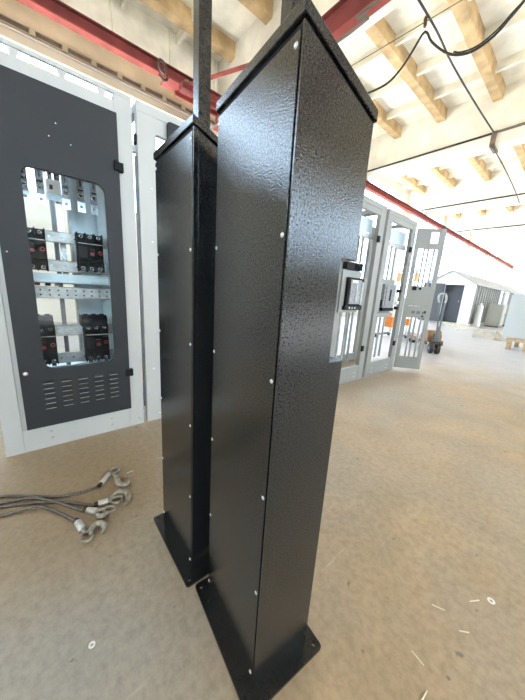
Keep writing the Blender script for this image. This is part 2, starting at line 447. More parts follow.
tag(MB().tube([(-2.58, 9.975, 5.14), (-2.58, 10.6, 5.165), (-2.60, 12.4, 5.16), (-2.66, 14.4, 5.155), (-2.74, 15.9, 5.16)], .017, 6, 4).build('hanging_lengthwise_cable', 'wire'),
    'black cable running on from the strapped beam to the next beam', 'cable')
tag(MB().tube([(-6.5, 9.96, 5.50), (-5.1, 9.96, 5.492), (-2.62, 9.96, 5.488)], .026, 6, 3).build('beam_cable', 'wire'),
    'black cable along the nearer strapped roof beam, thin stretch', 'cable')
tag(MB().tube([(-2.58, 9.955, 5.492), (-1.9, 9.955, 5.49), (3, 9.955, 5.49)], .032, 8, 3).build('beam_conduit', 'wiregrey'),
    'thick brown conduit along the nearer roof beam beyond the strap', 'conduit')
tag(MB().box(-2.645, -2.535, 9.93, 9.985, 5.175, 5.52).box(-2.645, -2.535, 9.93, 10.44, 5.155, 5.195).build('beam_strap', 'brown'),
    'brown metal strap wrapped around the roof beam where cables cross', 'strap')
for y, zc, lab in ((15.9, 5.49, 'thin dark cable along the second roof beam from the red girder'), (21.9, 5.49, 'thin dark cable along the third roof beam, above the kiosks')):
    tag(MB().cyl((-6.6, y, zc), (10, y, zc), .03, n=6).build('beam_cable', 'wire'), lab, 'cable')

# ------------------------------------------------------------------ the two charcoal pedestals
def pedestal(x, y, yaw, w, d, post, label, notch):
    t = thing('pedestal', (x, y, 0), yaw, label, 'pedestal', 'charcoal steel pedestals')
    zc, zr, ys = 1.372, 1.306, .012
    def top(yy): return zc + (zr - zc) * yy / d
    if notch:
        poly = [(ys, .008), (d, .008), (d, .858), (d - .043, .858), (d - .043, 1.066), (d, 1.066), (d, zr), (ys, top(ys))]
    else:
        poly = [(ys, .008), (d, .008), (d, zr), (ys, top(ys))]
    h = MB().prism(poly, 'x', -w, 0)
    h.build('housing', 'hammer', t, bevel=.0015)
    MB().prism([(0, .008), (ys + .001, .008), (ys + .001, top(ys)), (0, zc)], 'x', -.0035, 0).build('side_flange', 'hammer', t)
    MB().box(-w + .004, -.0005, ys - .0015, ys + .0005, .012, zc - .004).build('seam', 'seam', t)
    MB().box(-w, -.0085, 0, .008, .010, zc - .006).build('front_panel', 'hammer', t, bevel=.001)
    ov = .004
    a, b = -ov, d + ov
    ld = MB().prism([(a, top(a) + .004), (b, top(b) + .004), (b, top(b) + .022), (a, top(a) + .022)], 'x', -w - ov, ov)
    ld.build('lid', 'hammer', t, bevel=.0015)
    MB().prism([(.003, top(.003) - .003), (d - .003, top(d) - .003), (d - .003, top(d) + .006), (.003, top(.003) + .006)], 'x', -w + .003, -.003).build('lid_gap', 'seam', t)
    bp = MB().prism(rrect(-w - .036, .034, -.034, d + .036, .010, 3), 'z', 0, .008).build('base_plate', 'hammer', t)
    c = MB()
    for hx in (-w - .018, .016):
        for hy in (-.017, d + .018): c.cyl((hx, hy, -.01), (hx, hy, .02), .0055, n=14)
    cut(bp, c)
    px, py = post
    MB().box(px - .034, px, py, py + .034, top(py) + .016, 2.7).build('post', 'hammer', t, bevel=.002)
    for k in range(6):
        z = .052 + .2595 * k
        for sx in (-.0165, -w + .0065):
            MB().dome((sx, .0005, z), (0, -1, 0), .0046, .003).build('screw', 'zinc', t, smooth=True)
    return t
pedestal(-.336, .327, -.091, .280, .180, (-.082, .038), 'charcoal hammered steel pedestal in front, with a rectangular notch in its rear edge', True)
pedestal(-.696, .333, -.002, .276, .180, (-.040, .032), 'charcoal hammered steel pedestal behind the notched one, beside the white cabinets', False)

# ------------------------------------------------------------------ switchgear cabinets (local x = along the row, y = depth, z = up)
def breaker(parent, x0, x1, z0, z1, yf, covered=False, poles=3):
    w = x1 - x0; h = z1 - z0; yb = yf + .085
    b = MB().box(x0, x1, yf + .012, yb, z0 + h * .03, z1 - h * .03)
    b.box(x0 + .002, x1 - .002, yf, yf + .02, z0 + h * .27, z1 - h * .27)
    # stepped terminal ends with barriers between the poles
    for k in range(poles + 1):
        xx = x0 + w * k / poles; xa = min(max(xx - .003, x0), x1 - .006)
        b.box(xa, xa + .006, yf + .004, yb, z0, z0 + h * .25); b.box(xa, xa + .006, yf + .004, yb, z1 - h * .25, z1)
    o = b.build('circuit_breaker', 'black', parent, bevel=.0015)
    for k in range(poles):
        xx = x0 + w * (k + .5) / poles
        for zz in (z0 + h * .09, z1 - h * .10):
            MB().torus((xx, yf + .0115, zz), (0, 1, 0), .0085, .0028, 14, 6).build('terminal_screw', 'bright', o, smooth=True)
    MB().box(x0 + .004, x1 - .004, yf - .0015, yf + .001, z1 - h * .285, z1 - h * .27).build('label_strip', 'galv', o)
    MB().box(x0 + w * .42, x0 + w * .62, yf - .014, yf + .004, z0 + h * .42, z0 + h * .60).build('toggle', 'blackface', o, bevel=.002)
    MB().box(x0 + w * .44, x0 + w * .60, yf - .0155, yf - .013, z0 + h * .43, z0 + h * .50).build('red_marker', 'red', o)
    MB().torus((x0 + w * .86, yf - .001, z0 + h * .51), (0, 1, 0), .0095, .0032, 18, 6).build('red_ring', 'red', o, smooth=True)
    MB().box(x0 + w * .06, x0 + w * .36, yf - .0012, yf + .001, z0 + h * .36, z0 + h * .64).build('face_plate', 'blackface', o)
    if covered:
        c = MB().prism([(yf - .005, z1 - .015), (yb + .03, z1 - .015), (yb + .03, z1 + .050), (yf + .02, z1 + .055), (yf - .012, z1 + .035)], 'x', x0 - .012, x1 - .004)
        for k in range(poles):
            xx = x0 + w * (k + .5) / poles - .006
            c.box(xx - .012, xx + .012, yf + .03, yf + .05, z1 + .05, z1 + .062)
        c.build('terminal_cover', 'blackface', o, bevel=.002)
        for k in range(poles):
            xx = x0 + w * (k + .5) / poles
            MB().box(xx - .011, xx + .011, yf + .013, yf + .03, z0 - .010, z0 + .006).build('terminal_tab', 'bright', o)
    return o

def frame_cabinet(t, W, H, D, lw, rw, paint, plinth=.14, head=.115):
    """four uprights, header with a slotted top edge, plinth and rear ties"""
    for a, b in ((0, lw), (W - rw, W)):
        MB().box(a, b, 0, .045, 0, H - .018).build('upright', paint, t, bevel=.003)
        MB().box(a + .01, b - .01, D - .04, D, 0, H - .018).build('upright', paint, t, bevel=.003)
    MB().box(lw, W - rw, .002, .04, 0, plinth).build('plinth', paint, t, bevel=.002)
    MB().box(lw, W - rw, D - .04, D - .004, 0, plinth * .7).build('plinth', paint, t)
    MB().box(lw - .001, W - rw + .001, .002, .035, H - head, H - .050).build('header', paint, t, bevel=.002)

def screw(parent, x, z, y=0, r=.007, m='zinc'):
    return MB().dome((x, y, z), (0, -1, 0), r, r * .6).build('screw', m, parent, smooth=True)

YA = -.208
cab = thing('switchgear_cabinet', (-1.88, YA, 0), PI / 2, 'cream switchgear cabinet with a dark windowed door showing four breakers', 'switchgear cabinet', 'cream switchgear cabinets')
W, H, D = .728, 2.0, .62
lw, rw = .082, .090
frame_cabinet(cab, W, H, D, lw, rw, 'cream', .141, .118)
g = MB().box(0, W, 0, .016, H - .018, H)
for xx in (.0, .055, .232, .408, .58, .70):
    g.prism([(xx - .004, H - .055), (xx + .014, H - .055), (xx + .026, H - .016), (xx - .016, H - .016)] if 0 < xx < .69 else [(xx, H - .055), (xx + .028, H - .055), (xx + .028, H - .016), (xx, H - .016)], 'y', .004, .014)
g.build('top_rail', 'cream', cab)
for a, b in ((0, .03), (W - .03, W)):
    MB().box(a, b, .05, D, H - .03, H).build('top_rail', 'cream', cab)
MB().box(0, W, D - .05, D, H - .03, H).build('top_rail', 'cream', cab)
for xx, zz in ((.207, .100), (.210, .056)): screw(cab, xx, zz, m='galv')
for xx, zz in ((.528, .092), (.529, .048), (.70, .05)): screw(cab, xx, zz, m='galv')
def LX(y): return y - YA
# door
x0, x1, z0, z1 = LX(-.105), LX(.437), .144, 1.884
MB().box(lw - .002, x0 + .012, .006, .04, .139, H - .117).build('upright_flange', 'cream', cab)
MB().box(x1 - .012, W - rw + .002, .006, .04, .139, H - .117).build('upright_flange', 'cream', cab)
dr = MB().box(x0, x1, -.020, -.001, z0, z1).build('door', 'doordark', cab)
wx0, wx1, wz0, wz1 = LX(.004), LX(.357), .487, 1.508
cut(dr, MB().prism(rrect(wx0, wx1, wz0, wz1, .048), 'y', -.05, .05))
MB().prism(rrect(wx0 - .012, wx1 + .012, wz0 - .012, wz1 + .012, .055), 'y', -.0005, .0035).build('window_pane', 'acrylic', dr)
lv = MB().box(LX(-.018), LX(.370), -.0204, -.0199, .250, .424)
LV = [(LX(.012 + i * .082), .408 - j * .0300) for i in range(5) for j in range(6)]
for cx, cz in LV:
    lv.prism([(-.0198, cz - .004), (-.0290, cz - .0035), (-.0300, cz - .001), (-.0198, cz + .009)], 'x', cx - .024, cx + .024)
lv.mark()
for cx, cz in LV: lv.box(cx - .023, cx + .023, -.0306, -.0288, cz - .0037, cz - .0009)
lv.build('louvre_panel', 'doordark', dr, m2='galv')
for zz in (1.622, .402):
    h = MB().box(x1 - .026, x1 - .004, -.036, -.002, zz - .022, zz + .024).box(x1 - .004, x1 + .022, -.028, .002, zz - .024, zz + .022)
    h.build('hinge', 'black', dr, bevel=.002)
MB().dome((LX(-.079), -.0195, .474), (0, -1, 0), .012, .010, 16).build('lock_knob', 'zinc', dr, smooth=True)
for yy, zz, r in ((-.084, 1.10, .004), (.160, 1.73, .003), (.128, 1.665, .003), (.215, 1.655, .003)):
    MB().dome((LX(yy), -.0195, zz), (0, -1, 0), r, r * .6).build('rivet_mark', 'zinc', dr, smooth=True)
MB().dome((LX(-.040), -.0195, 1.815), (0, -1, 0), .010, .006, 12).build('rivet_mark', 'zinc', dr, smooth=True)  # bright mark near the door's top corner, shaped as a dome
# inside
def rail_bar(z0, z1, m='galv', y=.195, xa=.085, xb=.645, name='mounting_rail', holes=0):
    hb = MB().box(xa, xb, y, y + .004, z0, z1).box(xa, xb, y, y + .018, z0, z0 + .003).box(xa, xb, y, y + .018, z1 - .003, z1).mark()
    for k in range(holes):
        xx = xa + (xb - xa) * (k + .5) / holes
        for zz in ((z0 + z1) / 2,) if holes < 12 else (z0 + (z1 - z0) * .3, z0 + (z1 - z0) * .7):
            hb.cyl((xx, y - .001, zz), (xx, y + .0005, zz), .005, n=10)
    return hb.build(name, m, cab, m2='hole' if holes > 11 else 'bright')
rail_bar(1.190, 1.252, holes=9); rail_bar(1.025, 1.092, holes=9)
rail_bar(.633, .703, holes=9); rail_bar(.458, .524, holes=9)
rail_bar(.866, .935, holes=13)
MB().box(.085, .645, .19, .36, .955, .960).box(.085, .645, .19, .194, .955, 1.012).build('shelf_tray', 'galvblue', cab)
MB().box(.085, .645, .16, .45, .395, .402).box(.085, .645, .16, .164, .395, .450).build('shelf_tray', 'galvblue', cab)
for xx, m in ((LX(.005), 'red'), (LX(.055), 'black'), (LX(.10), 'greyface')):
    MB().box(xx, xx + .026, .22, .25, .938, .955).build('terminal_block', m, cab)
ho = MB().box(.085, .645, .262, .268, 1.575, 1.61).build('mounting_rail', 'clampsteel', cab)
for yy in (.012, .082, .200, .276, .345):
    c = LX(yy)
    o = MB().box(c - .018, c + .018, .252, .262, 1.452, 1.60).box(c - .012, c + .012, .243, .255, 1.53, 1.575).build('busbar_clamp', 'clampsteel', cab, bevel=.0015)
    MB().box(c - .004, c + .004, .2415, .2435, 1.538, 1.57).build('slot', 'hole', o)
    MB().box(c - .014, c + .014, .2508, .2525, 1.512, 1.522).build('slot', 'hole', o)
    MB().torus((c, .250, 1.488), (0, 1, 0), .0125, .005, 14, 6).build('washer_ring', 'bright', o, smooth=True)
    MB().dome((c, .252, 1.488), (0, -1, 0), .008, .006, 10).build('bolt', 'hole', o, smooth=True)
    MB().box(c - .020, c + .020, .256, .260, 1.395, 1.458).build('tab', 'bright', o)
    MB().dome((c, .256, 1.425), (0, -1, 0), .009, .005, 10).build('bolt', 'clampsteel', o, smooth=True)
pl = MB().box(LX(.112), LX(.182), .270, .273, 1.43, 1.545).build('terminal_plate', 'white', cab)
MB().box(LX(.125), LX(.142), .2685, .2705, 1.49, 1.515).build('square_hole', 'hole', pl)
MB().box(LX(.112), LX(.186), .262, .269, 1.43, 1.470).build('terminal_plate', 'galvblue', cab)
MB().box(LX(.122), LX(.145), .29, .32, .14, 1.95).build('inner_post', 'steelgrey', cab)
MB().box(LX(.152), LX(.182), .30, .33, .96, 1.95).build('inner_post', 'bright', cab)
MB().box(LX(.235), .66, .50, .506, .42, 1.95).build('rear_panel', 'galvblue', cab)
MB().box(LX(.222), LX(.238), .47, .52, .14, 1.95).build('inner_post', 'galv', cab)
MB().box(LX(.385), .645, .06, .45, .14, 1.88).build('side_plate', 'galvblue', cab)
breaker(cab, LX(-.062), LX(.076), 1.022, 1.250, .105)
breaker(cab, LX(.220), LX(.354), 1.036, 1.259, .105)
breaker(cab, LX(-.062), LX(.074), .474, .715, .105, True)
breaker(cab, LX(.219), LX(.352), .470, .715, .105, True)

# the next cabinet of the row
YB = .546
cb = thing('switchgear_cabinet', (-1.88, YB, 0), PI / 2, 'cream open cabinet frame half hidden behind the rear pedestal', 'switchgear cabinet', 'cream switchgear cabinets')
frame_cabinet(cb, .76, 2.0, .62, .108, .09, 'cream', .141, .135)
MB().box(-.001, .761, -.002, .05, 1.949, 2.0).build('top_rail', 'cream', cb, bevel=.002)
MB().box(0, .76, .57, .62, 1.96, 2.0).build('top_rail', 'cream', cb)
for a in (0, .73): MB().box(a, a + .03, .05, .57, 1.96, 2.0).build('top_rail', 'cream', cb)
MB().prism(rrect(.172, .668, .16, 1.955, .02), 'y', -.022, -.003).build('door', 'doordark', cb, bevel=.002)
for xx, zz in ((.075, 1.56), (.07, 1.25), (.055, .40), (.09, .05)): screw(cb, xx, zz, r=.006)
MB().box(-.013, -.006, .012, .03, .12, 1.72).build('gap_strip', 'steelgrey', cb)  # grey strip added in the lower gap between the cabinets
MB().box(-.013, -.003, .0, .03, 1.78, 1.83).build('joining_lug', 'black', cb)

# ------------------------------------------------------------------ open racks further down the row
def rack(y0, W, label):
    t = thing('open_rack', (-1.6, y0, 0), PI / 2, label, 'rack', 'open cream racks')
    frame_cabinet(t, W, 1.94, .6, .110, .110, 'rackpaint', .180, .108)
    MB().box(-.001, W + .001, -.002, .05, 1.889, 1.94).build('top_rail', 'rackpaint', t, bevel=.003)
    MB().box(0, W, .55, .6, 1.87, 1.94).build('top_rail', 'rackpaint', t)
    for a in (0, W - .03): MB().box(a, a + .03, .05, .55, 1.90, 1.94).build('top_rail', 'rackpaint', t)
    MB().box(.10, W - .10, .085, .089, 1.66, 1.80).build('top_plate', 'galvblue', t)
    MB().box(.06, W - .06, .07, .09, 1.60, 1.65).build('cross_bar', 'galv', t)
    for i, xx in enumerate((.20, .33, .45, .57)):
        MB().box(xx, xx + .022, .13, .15, .18, 1.66).build('vertical_bar', 'galv', t)
    MB().box(.38, .415, .30, .33, .18, 1.87).build('vertical_bar', 'rackpaint', t)
    MB().box(.10, .14, .40, .43, .18, 1.87).build('vertical_bar', 'rackpaint', t)
    for zz in (1.60, .385):
        MB().box(W - .115, W - .070, -.012, .006, zz - .033, zz + .033).build('hinge', 'black', t, bevel=.003)
    for xx in (.16, .55):
        for zz in (.05, .10): screw(t, xx, zz, .002)
    return t
r1 = rack(2.262, .744, 'open cream rack beside the notched pedestal, holding a black-framed breaker')
bx = MB().box(.05, .385, -.02, .10, .815, 1.235).build('mounting_box', 'rackpaint', r1, bevel=.003)
o = MB().box(.118, .400, -.052, -.020, .865, 1.165).build('circuit_breaker', 'black', r1, bevel=.004)
MB().box(.150, .345, -.062, -.052, .905, 1.145).build('face_plate', 'greyface', o, bevel=.003)
MB().box(.175, .270, -.064, -.061, 1.115, 1.14).build('label_strip', 'white', o)
MB().box(.25, .275, -.068, -.061, .94, 1.10).build('toggle', 'galv', o)
MB().box(.358, .392, -.060, -.052, .90, 1.13).build('face_plate', 'galv', o)
MB().box(.10, .41, -.060, -.020, .845, .885).build('terminal_base', 'blackface', o, bevel=.003)
for k in range(3): MB().box(.16 + k * .05, .18 + k * .05, -.063, -.058, .855, .875).build('terminal_screw', 'bright', o)
tcv = MB().box(.06, .345, -.05, .06, 1.238, 1.305)
for k in range(5): tcv.box(.20 + k * .026, .212 + k * .026, -.056, -.05, 1.242, 1.295)
tcv.build('terminal_cover', 'black', r1, bevel=.004)
MB().box(.06, .345, -.045, .06, 1.305, 1.312).build('label_strip', 'white', r1)
MB().box(.385, .40, -.022, .0, .96, 1.05).build('latch', 'black', r1)
r2 = rack(3.062, .764, 'open cream rack with an open lattice door and a grey breaker')
MB().box(.085, .50, .03, .10, .745, .80).build('mounting_box', 'rackpaint', r2, bevel=.003)
MB().box(.085, .50, .05, .12, .80, 1.21).build('mounting_box', 'rackpaint', r2, bevel=.003)
o = MB().box(.20, .48, .01, .05, .86, 1.15).build('circuit_breaker', 'greyface', r2, bevel=.004)
MB().box(.235, .42, .0, .01, .90, 1.13).build('face_plate', 'greyface', o)
MB().box(.32, .35, -.006, .0, .95, 1.09).build('toggle', 'black', o)
MB().box(.19, .48, .0, .05, .825, .865).build('terminal_base', 'black', o, bevel=.003)
MB().box(.135, .16, .0, .05, .88, .96).build('latch', 'black', r2)
for zz in (1.08, .93, .86): MB().box(.60, .655, .02, .05, zz - .02, zz + .02).build('latch', 'white' if zz == .93 else 'black', r2)
# lattice door swung open on the far upright
DW, Z0, Z1 = .345, .03, 1.875
da = math.atan2(-.25, .22)
dm = MB()
dm.box(0, .052, -.012, .012, Z0, Z1).box(DW - .052, DW, -.012, .012, Z0, Z1)
dm.box(.052, DW - .052, -.012, .012, Z0, .20)
dm.box(.052, DW - .052, -.012, .012, 1.835, Z1).box(.052, DW - .052, -.012, .012, 1.63, 1.70)
dm.box(.052, .175, -.012, .012, 1.70, 1.835).box(.275, DW - .052, -.012, .012, 1.70, 1.835)
ld = dm.build('door', 'rackpaint', r2, loc=(.785, .0, 0), rot=(0, 0, da), bevel=.002)
MB().box(.045, DW - .045, -.010, .010, .905, 1.165).build('door_panel', 'rackpaint', ld)
MB().box(.045, DW - .045, -.018, .006, .745, .90).build('slotted_strip', 'rackpaint', ld)
for xx in (.10, .165, .235): MB().box(xx, xx + .045, -.0195, -.0175, .80, .835).build('slot', 'steelgrey', ld)
for xx in (.115, .165, .235): MB().box(xx, xx + .020, -.006, .0095, .19, 1.65).build('vertical_bar', 'rackpaint', ld)
for xx, zz, s in ((.085, 1.13, .024), (.155, 1.13, .014), (.245, .77, .012), (.27, .83, .012), (.20, .42, .016), (.20, 1.44, .010)):
    MB().box(xx - s, xx + s, -.024, -.012, zz - s, zz + s).build('latch', 'black', ld)

# ------------------------------------------------------------------ lifting slings on the floor
def sling(label, cable, ferrule, eye, hook, rc=.0065, rf=.013, eyeR=.020):
    z = .0068
    a = cable[-1]
    t = thing('wire_rope_sling', (a[0], a[1], 0), 0, label, 'lifting sling', 'wire rope slings on the floor')
    L = lambda p, zz: (p[0] - a[0], p[1] - a[1], zz)
    MB().tube([L(p, z + (p[2] if len(p) > 2 else 0)) for p in cable], rc, 8, 6).build('wire_rope', 'rope', t, smooth=True)
    f0, f1 = ferrule
    fm = MB().tube([L(f0, .0135), L(((f0[0] + f1[0]) / 2, (f0[1] + f1[1]) / 2), .0135), L(f1, .0135)], rf, 12, 3)
    fm.build('ferrule', 'ferrule', t, smooth=True)
    dv = (Vector(f0) - Vector(f1)).normalized() * .016
    MB().cyl(L((f0[0] + dv[0], f0[1] + dv[1]), .0135), L(f0, .0135), rf * .78, n=10).build('sleeve_end', 'rubber', t)
    e = eye
    ex = Vector((e[0] - f1[0], e[1] - f1[1])); dist = ex.length; ex = ex.normalized(); nx = Vector((-ex[1], ex[0]))
    pts = []
    for k in range(16):
        an = 2 * PI * k / 16
        q = Vector(e) + ex * math.cos(an) * eyeR * 1.25 + nx * math.sin(an) * eyeR
        pts.append(L(q, .0135))
    MB().tube(pts, .0062, 8, 1, True).build('eye_ring', 'forged', t, smooth=True)
    MB().tube([L(f1, .0135), L(Vector(f1) + ex * max(.012, dist - eyeR), .0135)], .008, 8, 1).build('thimble', 'forged', t, smooth=True)
    prof = lambda s: .75 + .62 * math.sin(PI * min(1, s * 1.15)) if s < .82 else .75 - 1.9 * (s - .82)
    MB().tube([L(p, .0155) for p in hook], .0092, 10, 6, taper=prof).build('hook', 'forged', t, smooth=True)
    return t
sling('wire rope sling whose hook points at the thin pale stick, apart from the other hooks',
      [(-1.60, -.42), (-1.523, -.209), (-1.452, -.105), (-1.375, .0), (-1.347, .094), (-1.350, .145)],
      [(-1.352, .162), (-1.405, .206)], (-1.424, .236), [(-1.402, .222), (-1.352, .231), (-1.312, .229), (-1.280, .240), (-1.278, .262), (-1.304, .275), (-1.344, .281)])
sling('wire rope sling with the large curled hook, second from the pale stick',
      [(-1.50, -.42), (-1.445, -.204), (-1.401, -.105), (-1.334, -.002), (-1.258, .083), (-1.227, .116)],
      [(-1.220, .130), (-1.211, .168)], (-1.198, .199), [(-1.214, .182), (-1.234, .193), (-1.243, .219), (-1.229, .240), (-1.192, .246), (-1.158, .234), (-1.148, .215)])
sling('wire rope sling with the small closed hook just below the middle one',
      [(-1.54, -.42), (-1.474, -.206), (-1.437, -.105), (-1.345, -.022, .006), (-1.262, .040, .004), (-1.218, .074)],
      [(-1.209, .088), (-1.178, .114)], (-1.158, .160), [(-1.146, .148), (-1.133, .138), (-1.136, .122), (-1.158, .116), (-1.174, .128)], eyeR=.018)
sling('wire rope sling with a bare eye ring and the lowest hook of the four',
      [(-1.45, -.42), (-1.387, -.200), (-1.377, -.138), (-1.343, -.072, .008), (-1.262, -.007), (-1.178, .040)],
      [(-1.158, .046), (-1.108, .057)], (-1.064, .066), [(-1.062, .078), (-1.086, .086), (-1.103, .100), (-1.100, .117), (-1.079, .127), (-1.055, .123), (-1.046, .112)], rf=.0145)

# ------------------------------------------------------------------ small bits on the floor
def washer(x, y, r, label):
    m = MB(); n = 20; R, ri, h = r, r * .48, .002
    o = [[m.bm.verts.new((rr * math.cos(2 * PI * i / n), rr * math.sin(2 * PI * i / n), z)) for i in range(n)] for rr, z in ((R, 0), (R, h), (ri, h), (ri, 0))]
    for a in range(4):
        A, B = o[a], o[(a + 1) % 4]
        for i in range(n): m.bm.faces.new([A[i], A[(i + 1) % n], B[(i + 1) % n], B[i]])
    tag(m.build('washer', 'white', None, loc=(x, y, 0)), label, 'washer', 'washers on the floor')
washer(.0, 1.108, .011, 'small pale washer on the floor near the thin white pins')
washer(-.687, .029, .0085, 'small white washer lying alone near the foot of the pedestals')
def pin(a, b, label, r=.0018):
    tag(MB().cyl((a[0], a[1], r), (b[0], b[1], r), r, n=6).build('cable_pin', 'offwhite'), label, 'pin', 'thin pale pins on the floor')
pin((-.124, .926), (-.091, .942), 'thin pale pin, longest of the three lying around the washer')
pin((-.046, 1.044), (-.027, 1.075), 'short thin pale pin lying level with the washer, pointing at it')
pin((-.044, .915), (-.023, .934), 'short pale pin lying below the washer and its neighbouring pin')
pin((-.117, .743), (-.082, .737), 'thin pale pin lying steeply slanted, alone between pedestal and washer')
pin((-.060, .655), (-.058, .690), 'thin pale pin cut off by the bottom of the picture')
pin((-1.381, .287), (-1.379, .318), 'thin pale stick beside the tip of the sling hook')

# ------------------------------------------------------------------ pallet jack
pj = thing('pallet_jack', (-1.70, 5.72, 0), math.radians(-58), 'worn orange pallet jack with upright grey handle beyond the lattice door', 'pallet jack')
for yy in (-.055, .055):
    MB().cyl((0, yy - .03, .10), (0, yy + .03, .10), .10, n=22).build('steer_wheel', 'rubber', pj, bevel=.006)
MB().cyl((0, -.09, .10), (0, .09, .10), .03, n=12).build('axle', 'galv', pj)
MB().box(-.10, .06, -.07, .07, .18, .24).cyl((-.01, 0, .20), (-.01, 0, .38), .05, n=14).build('pump', 'rubber', pj, bevel=.006)
MB().prism([(-.30, .20), (-.09, .20), (-.09, .33), (-.16, .42), (-.30, .42)], 'y', -.12, .12).build('body', 'jackorange', pj, bevel=.01)
for yy in (-.14, .14):
    f = MB().box(-1.45, -.28, yy - .075, yy + .075, .17, .215).box(-1.45, -.28, yy - .08, yy - .065, .12, .17).box(-1.45, -.28, yy + .065, yy + .08, .12, .17)
    f.build('fork', 'jackorange', pj, bevel=.004)
    MB().cyl((-1.32, yy - .04, .042), (-1.32, yy + .04, .042), .042, n=14).build('fork_roller', 'rubber', pj)
MB().cyl((.06, 0, .24), (.03, 0, .52), .042, .035, 10).build('handle_base', 'steelgrey', pj)
MB().tube([(.035, -.02, .48), (-.03, -.03, .75), (-.09, -.05, .98)], .016, 8, 3).build('handle_bar', 'steelgrey', pj, smooth=True)
MB().tube([(.035, .02, .48), (-.03, .03, .75), (-.09, .05, .98)], .016, 8, 3).build('handle_bar', 'steelgrey', pj, smooth=True)
MB().tube([(-.08, -.045, .95), (-.10, -.065, 1.02), (-.13, -.05, 1.10), (-.135, 0, 1.12), (-.13, .05, 1.10), (-.10, .065, 1.02), (-.08, .045, .95)], .017, 8, 4).build('grip', 'galv', pj, smooth=True)

# orange lifting trolley behind the racks
st = thing('lifting_trolley', (-3.0, 7.1, 0), 0, 'lifting trolley with orange boxes and sleeves glimpsed through the open racks', 'lifting trolley')
for xx in (-.215, .185):
    mo = MB().box(xx, xx + .05, -.03, .03, .08, 1.68).build('mast', 'white', st, bevel=.005)
    MB().box(xx - .012, xx + .062, -.04, .04, 1.40, 1.60).build('mast_sleeve', 'hazed_orange', mo, bevel=.01)
MB().box(-.165, .185, -.02, .02, 1.62, 1.66).build('cross_bar', 'white', st)
MB().box(-.20, .22, -.02, .02, .62, .66).build('cross_bar', 'white', st)
MB().box(-.30, -.10, -.20, -.03, .24, .50).cyl((-.20, -.115, .5), (-.20, -.115, .60), .04, n=12).build('pump_box', 'orange', st, bevel=.02)
MB().box(.12, .28, -.16, -.03, .34, .50).build('battery_box', 'orange', st, bevel=.02)
for xx in (-.24, .20):
    MB().box(xx - .03, xx + .03, -.7, .1, .05, .10).build('leg', 'steelgrey', st)
    for yy in (-.62, .05): MB().cyl((xx - .02, yy, .045), (xx + .02, yy, .045), .045, n=14).build('wheel', 'rubber', st)

# ------------------------------------------------------------------ kiosks at the far end
def kiosk(loc, rz, label, L, detail=True):
    t = thing('substation_kiosk', loc, rz, label, 'kiosk', 'gabled kiosks')
    Wd, he, ha = 1.75, 1.72, 2.22             # local: x from -Wd..0 (gable width), y 0..L (length)
    wall = .06
    MB().box(-Wd, -1.05, 0, wall, .08, he).prism([(-Wd, he), (0, he), (-Wd / 2, ha)], 'y', 0, wall).box(-.36, 0, 0, wall, .08, he).box(-1.05, -.36, 0, wall, 1.66, he).build('gable', 'kioskwhite', t)
    MB().box(-1.05, -.36, .35, .38, .08, 1.66).box(-1.05, -1.03, .06, .35, .08, 1.66).build('door_recess', 'kioskdark', t)
    MB().box(-Wd, 0, L - wall, L, .08, he).prism([(-Wd, he), (0, he), (-Wd / 2, ha)], 'y', L - wall, L).build('gable', 'kioskwhite', t)
    MB().box(-Wd, -Wd + .05, wall, L - wall, .08, he).build('side_wall', 'kioskrib', t)
    s = MB().box(-.10, -.05, wall, L - wall, .08, he)
    yy = .35
    while yy < L - .3:
        s.box(-.06, -.01, yy, yy + .10, .08, he); yy += .42
    s.build('side_wall', 'kioskrib', t)
    MB().box(-.06, .01, .06, .16, .08, he).box(-.06, .012, L * .80, L * .80 + .55, .08, he).build('corner_post', 'kioskwhite', t)
    MB().box(-.08, .015, L * .92, L - .08, .3, he - .12).build('louvre_panel', 'kioskdark', t)
    for sgn in (-1, 1):
        xe = -Wd / 2 + sgn * (Wd / 2 + .10); ze = he - .057
        MB().prism([(-Wd / 2, ha), (xe, ze), (xe, ze + .05), (-Wd / 2, ha + .05)], 'y', -.12, L + .12).build('roof_slope', 'kioskroof', t)
    MB().box(-Wd, 0, 0, L, 0, .08).build('base_frame', 'palewood', t)
    d = MB().box(0, .80, -.02, .02, .08, 1.70).build('door', 'kioskdark', t, loc=(-1.05, -.02, 0), rot=(0, 0, math.radians(205)))
    MB().box(.70, .74, -.035, -.02, .85, .95).build('handle', 'galv', d)
    MB().box(-.56, -.54, .33, .35, .95, 1.05).build('handle', 'galv', t)
    return t
kiosk((-3.05, 13.6, 0), 0, 'gabled kiosk with an open slate-grey door and ribbed grey side', 6.4)
kiosk((-3.10, 21.2, 0), 0, 'pale gabled kiosk standing beyond the one with the open door', 6.0)
rl = thing('foil_roll', (-2.88, 14.35, 0), 0, 'white upright roll leaning at the kiosk corner', 'roll')
MB().cyl((0, 0, 0), (0, 0, .88), .12, .11, 16).build('sheet', 'white', rl, bevel=.01)
MB().cyl((0, 0, .88), (0, 0, .98), .05, n=12).build('core', 'white', rl)
def small_cab(x, y, w, d, h, label, m):
    t = thing('low_cabinet', (x, y, 0), 0, label, 'cabinet', 'low cabinets by the kiosk')
    MB().box(0, w, 0, d, .06, h).build('body', m, t, bevel=.006)
    MB().box(.02, w - .02, .02, d - .02, 0, .06).build('plinth', 'steelgrey', t)
    MB().box(w, w + .015, .04, d - .04, .10, h - .05).build('door', m, t, bevel=.004)
    MB().box(.04, w - .04, -.015, 0, .10, h - .05).build('side_panel', m, t, bevel=.004)
    MB().box(w + .015, w + .03, d - .12, d - .09, h * .5, h * .5 + .1).build('handle', 'steelgrey', t)
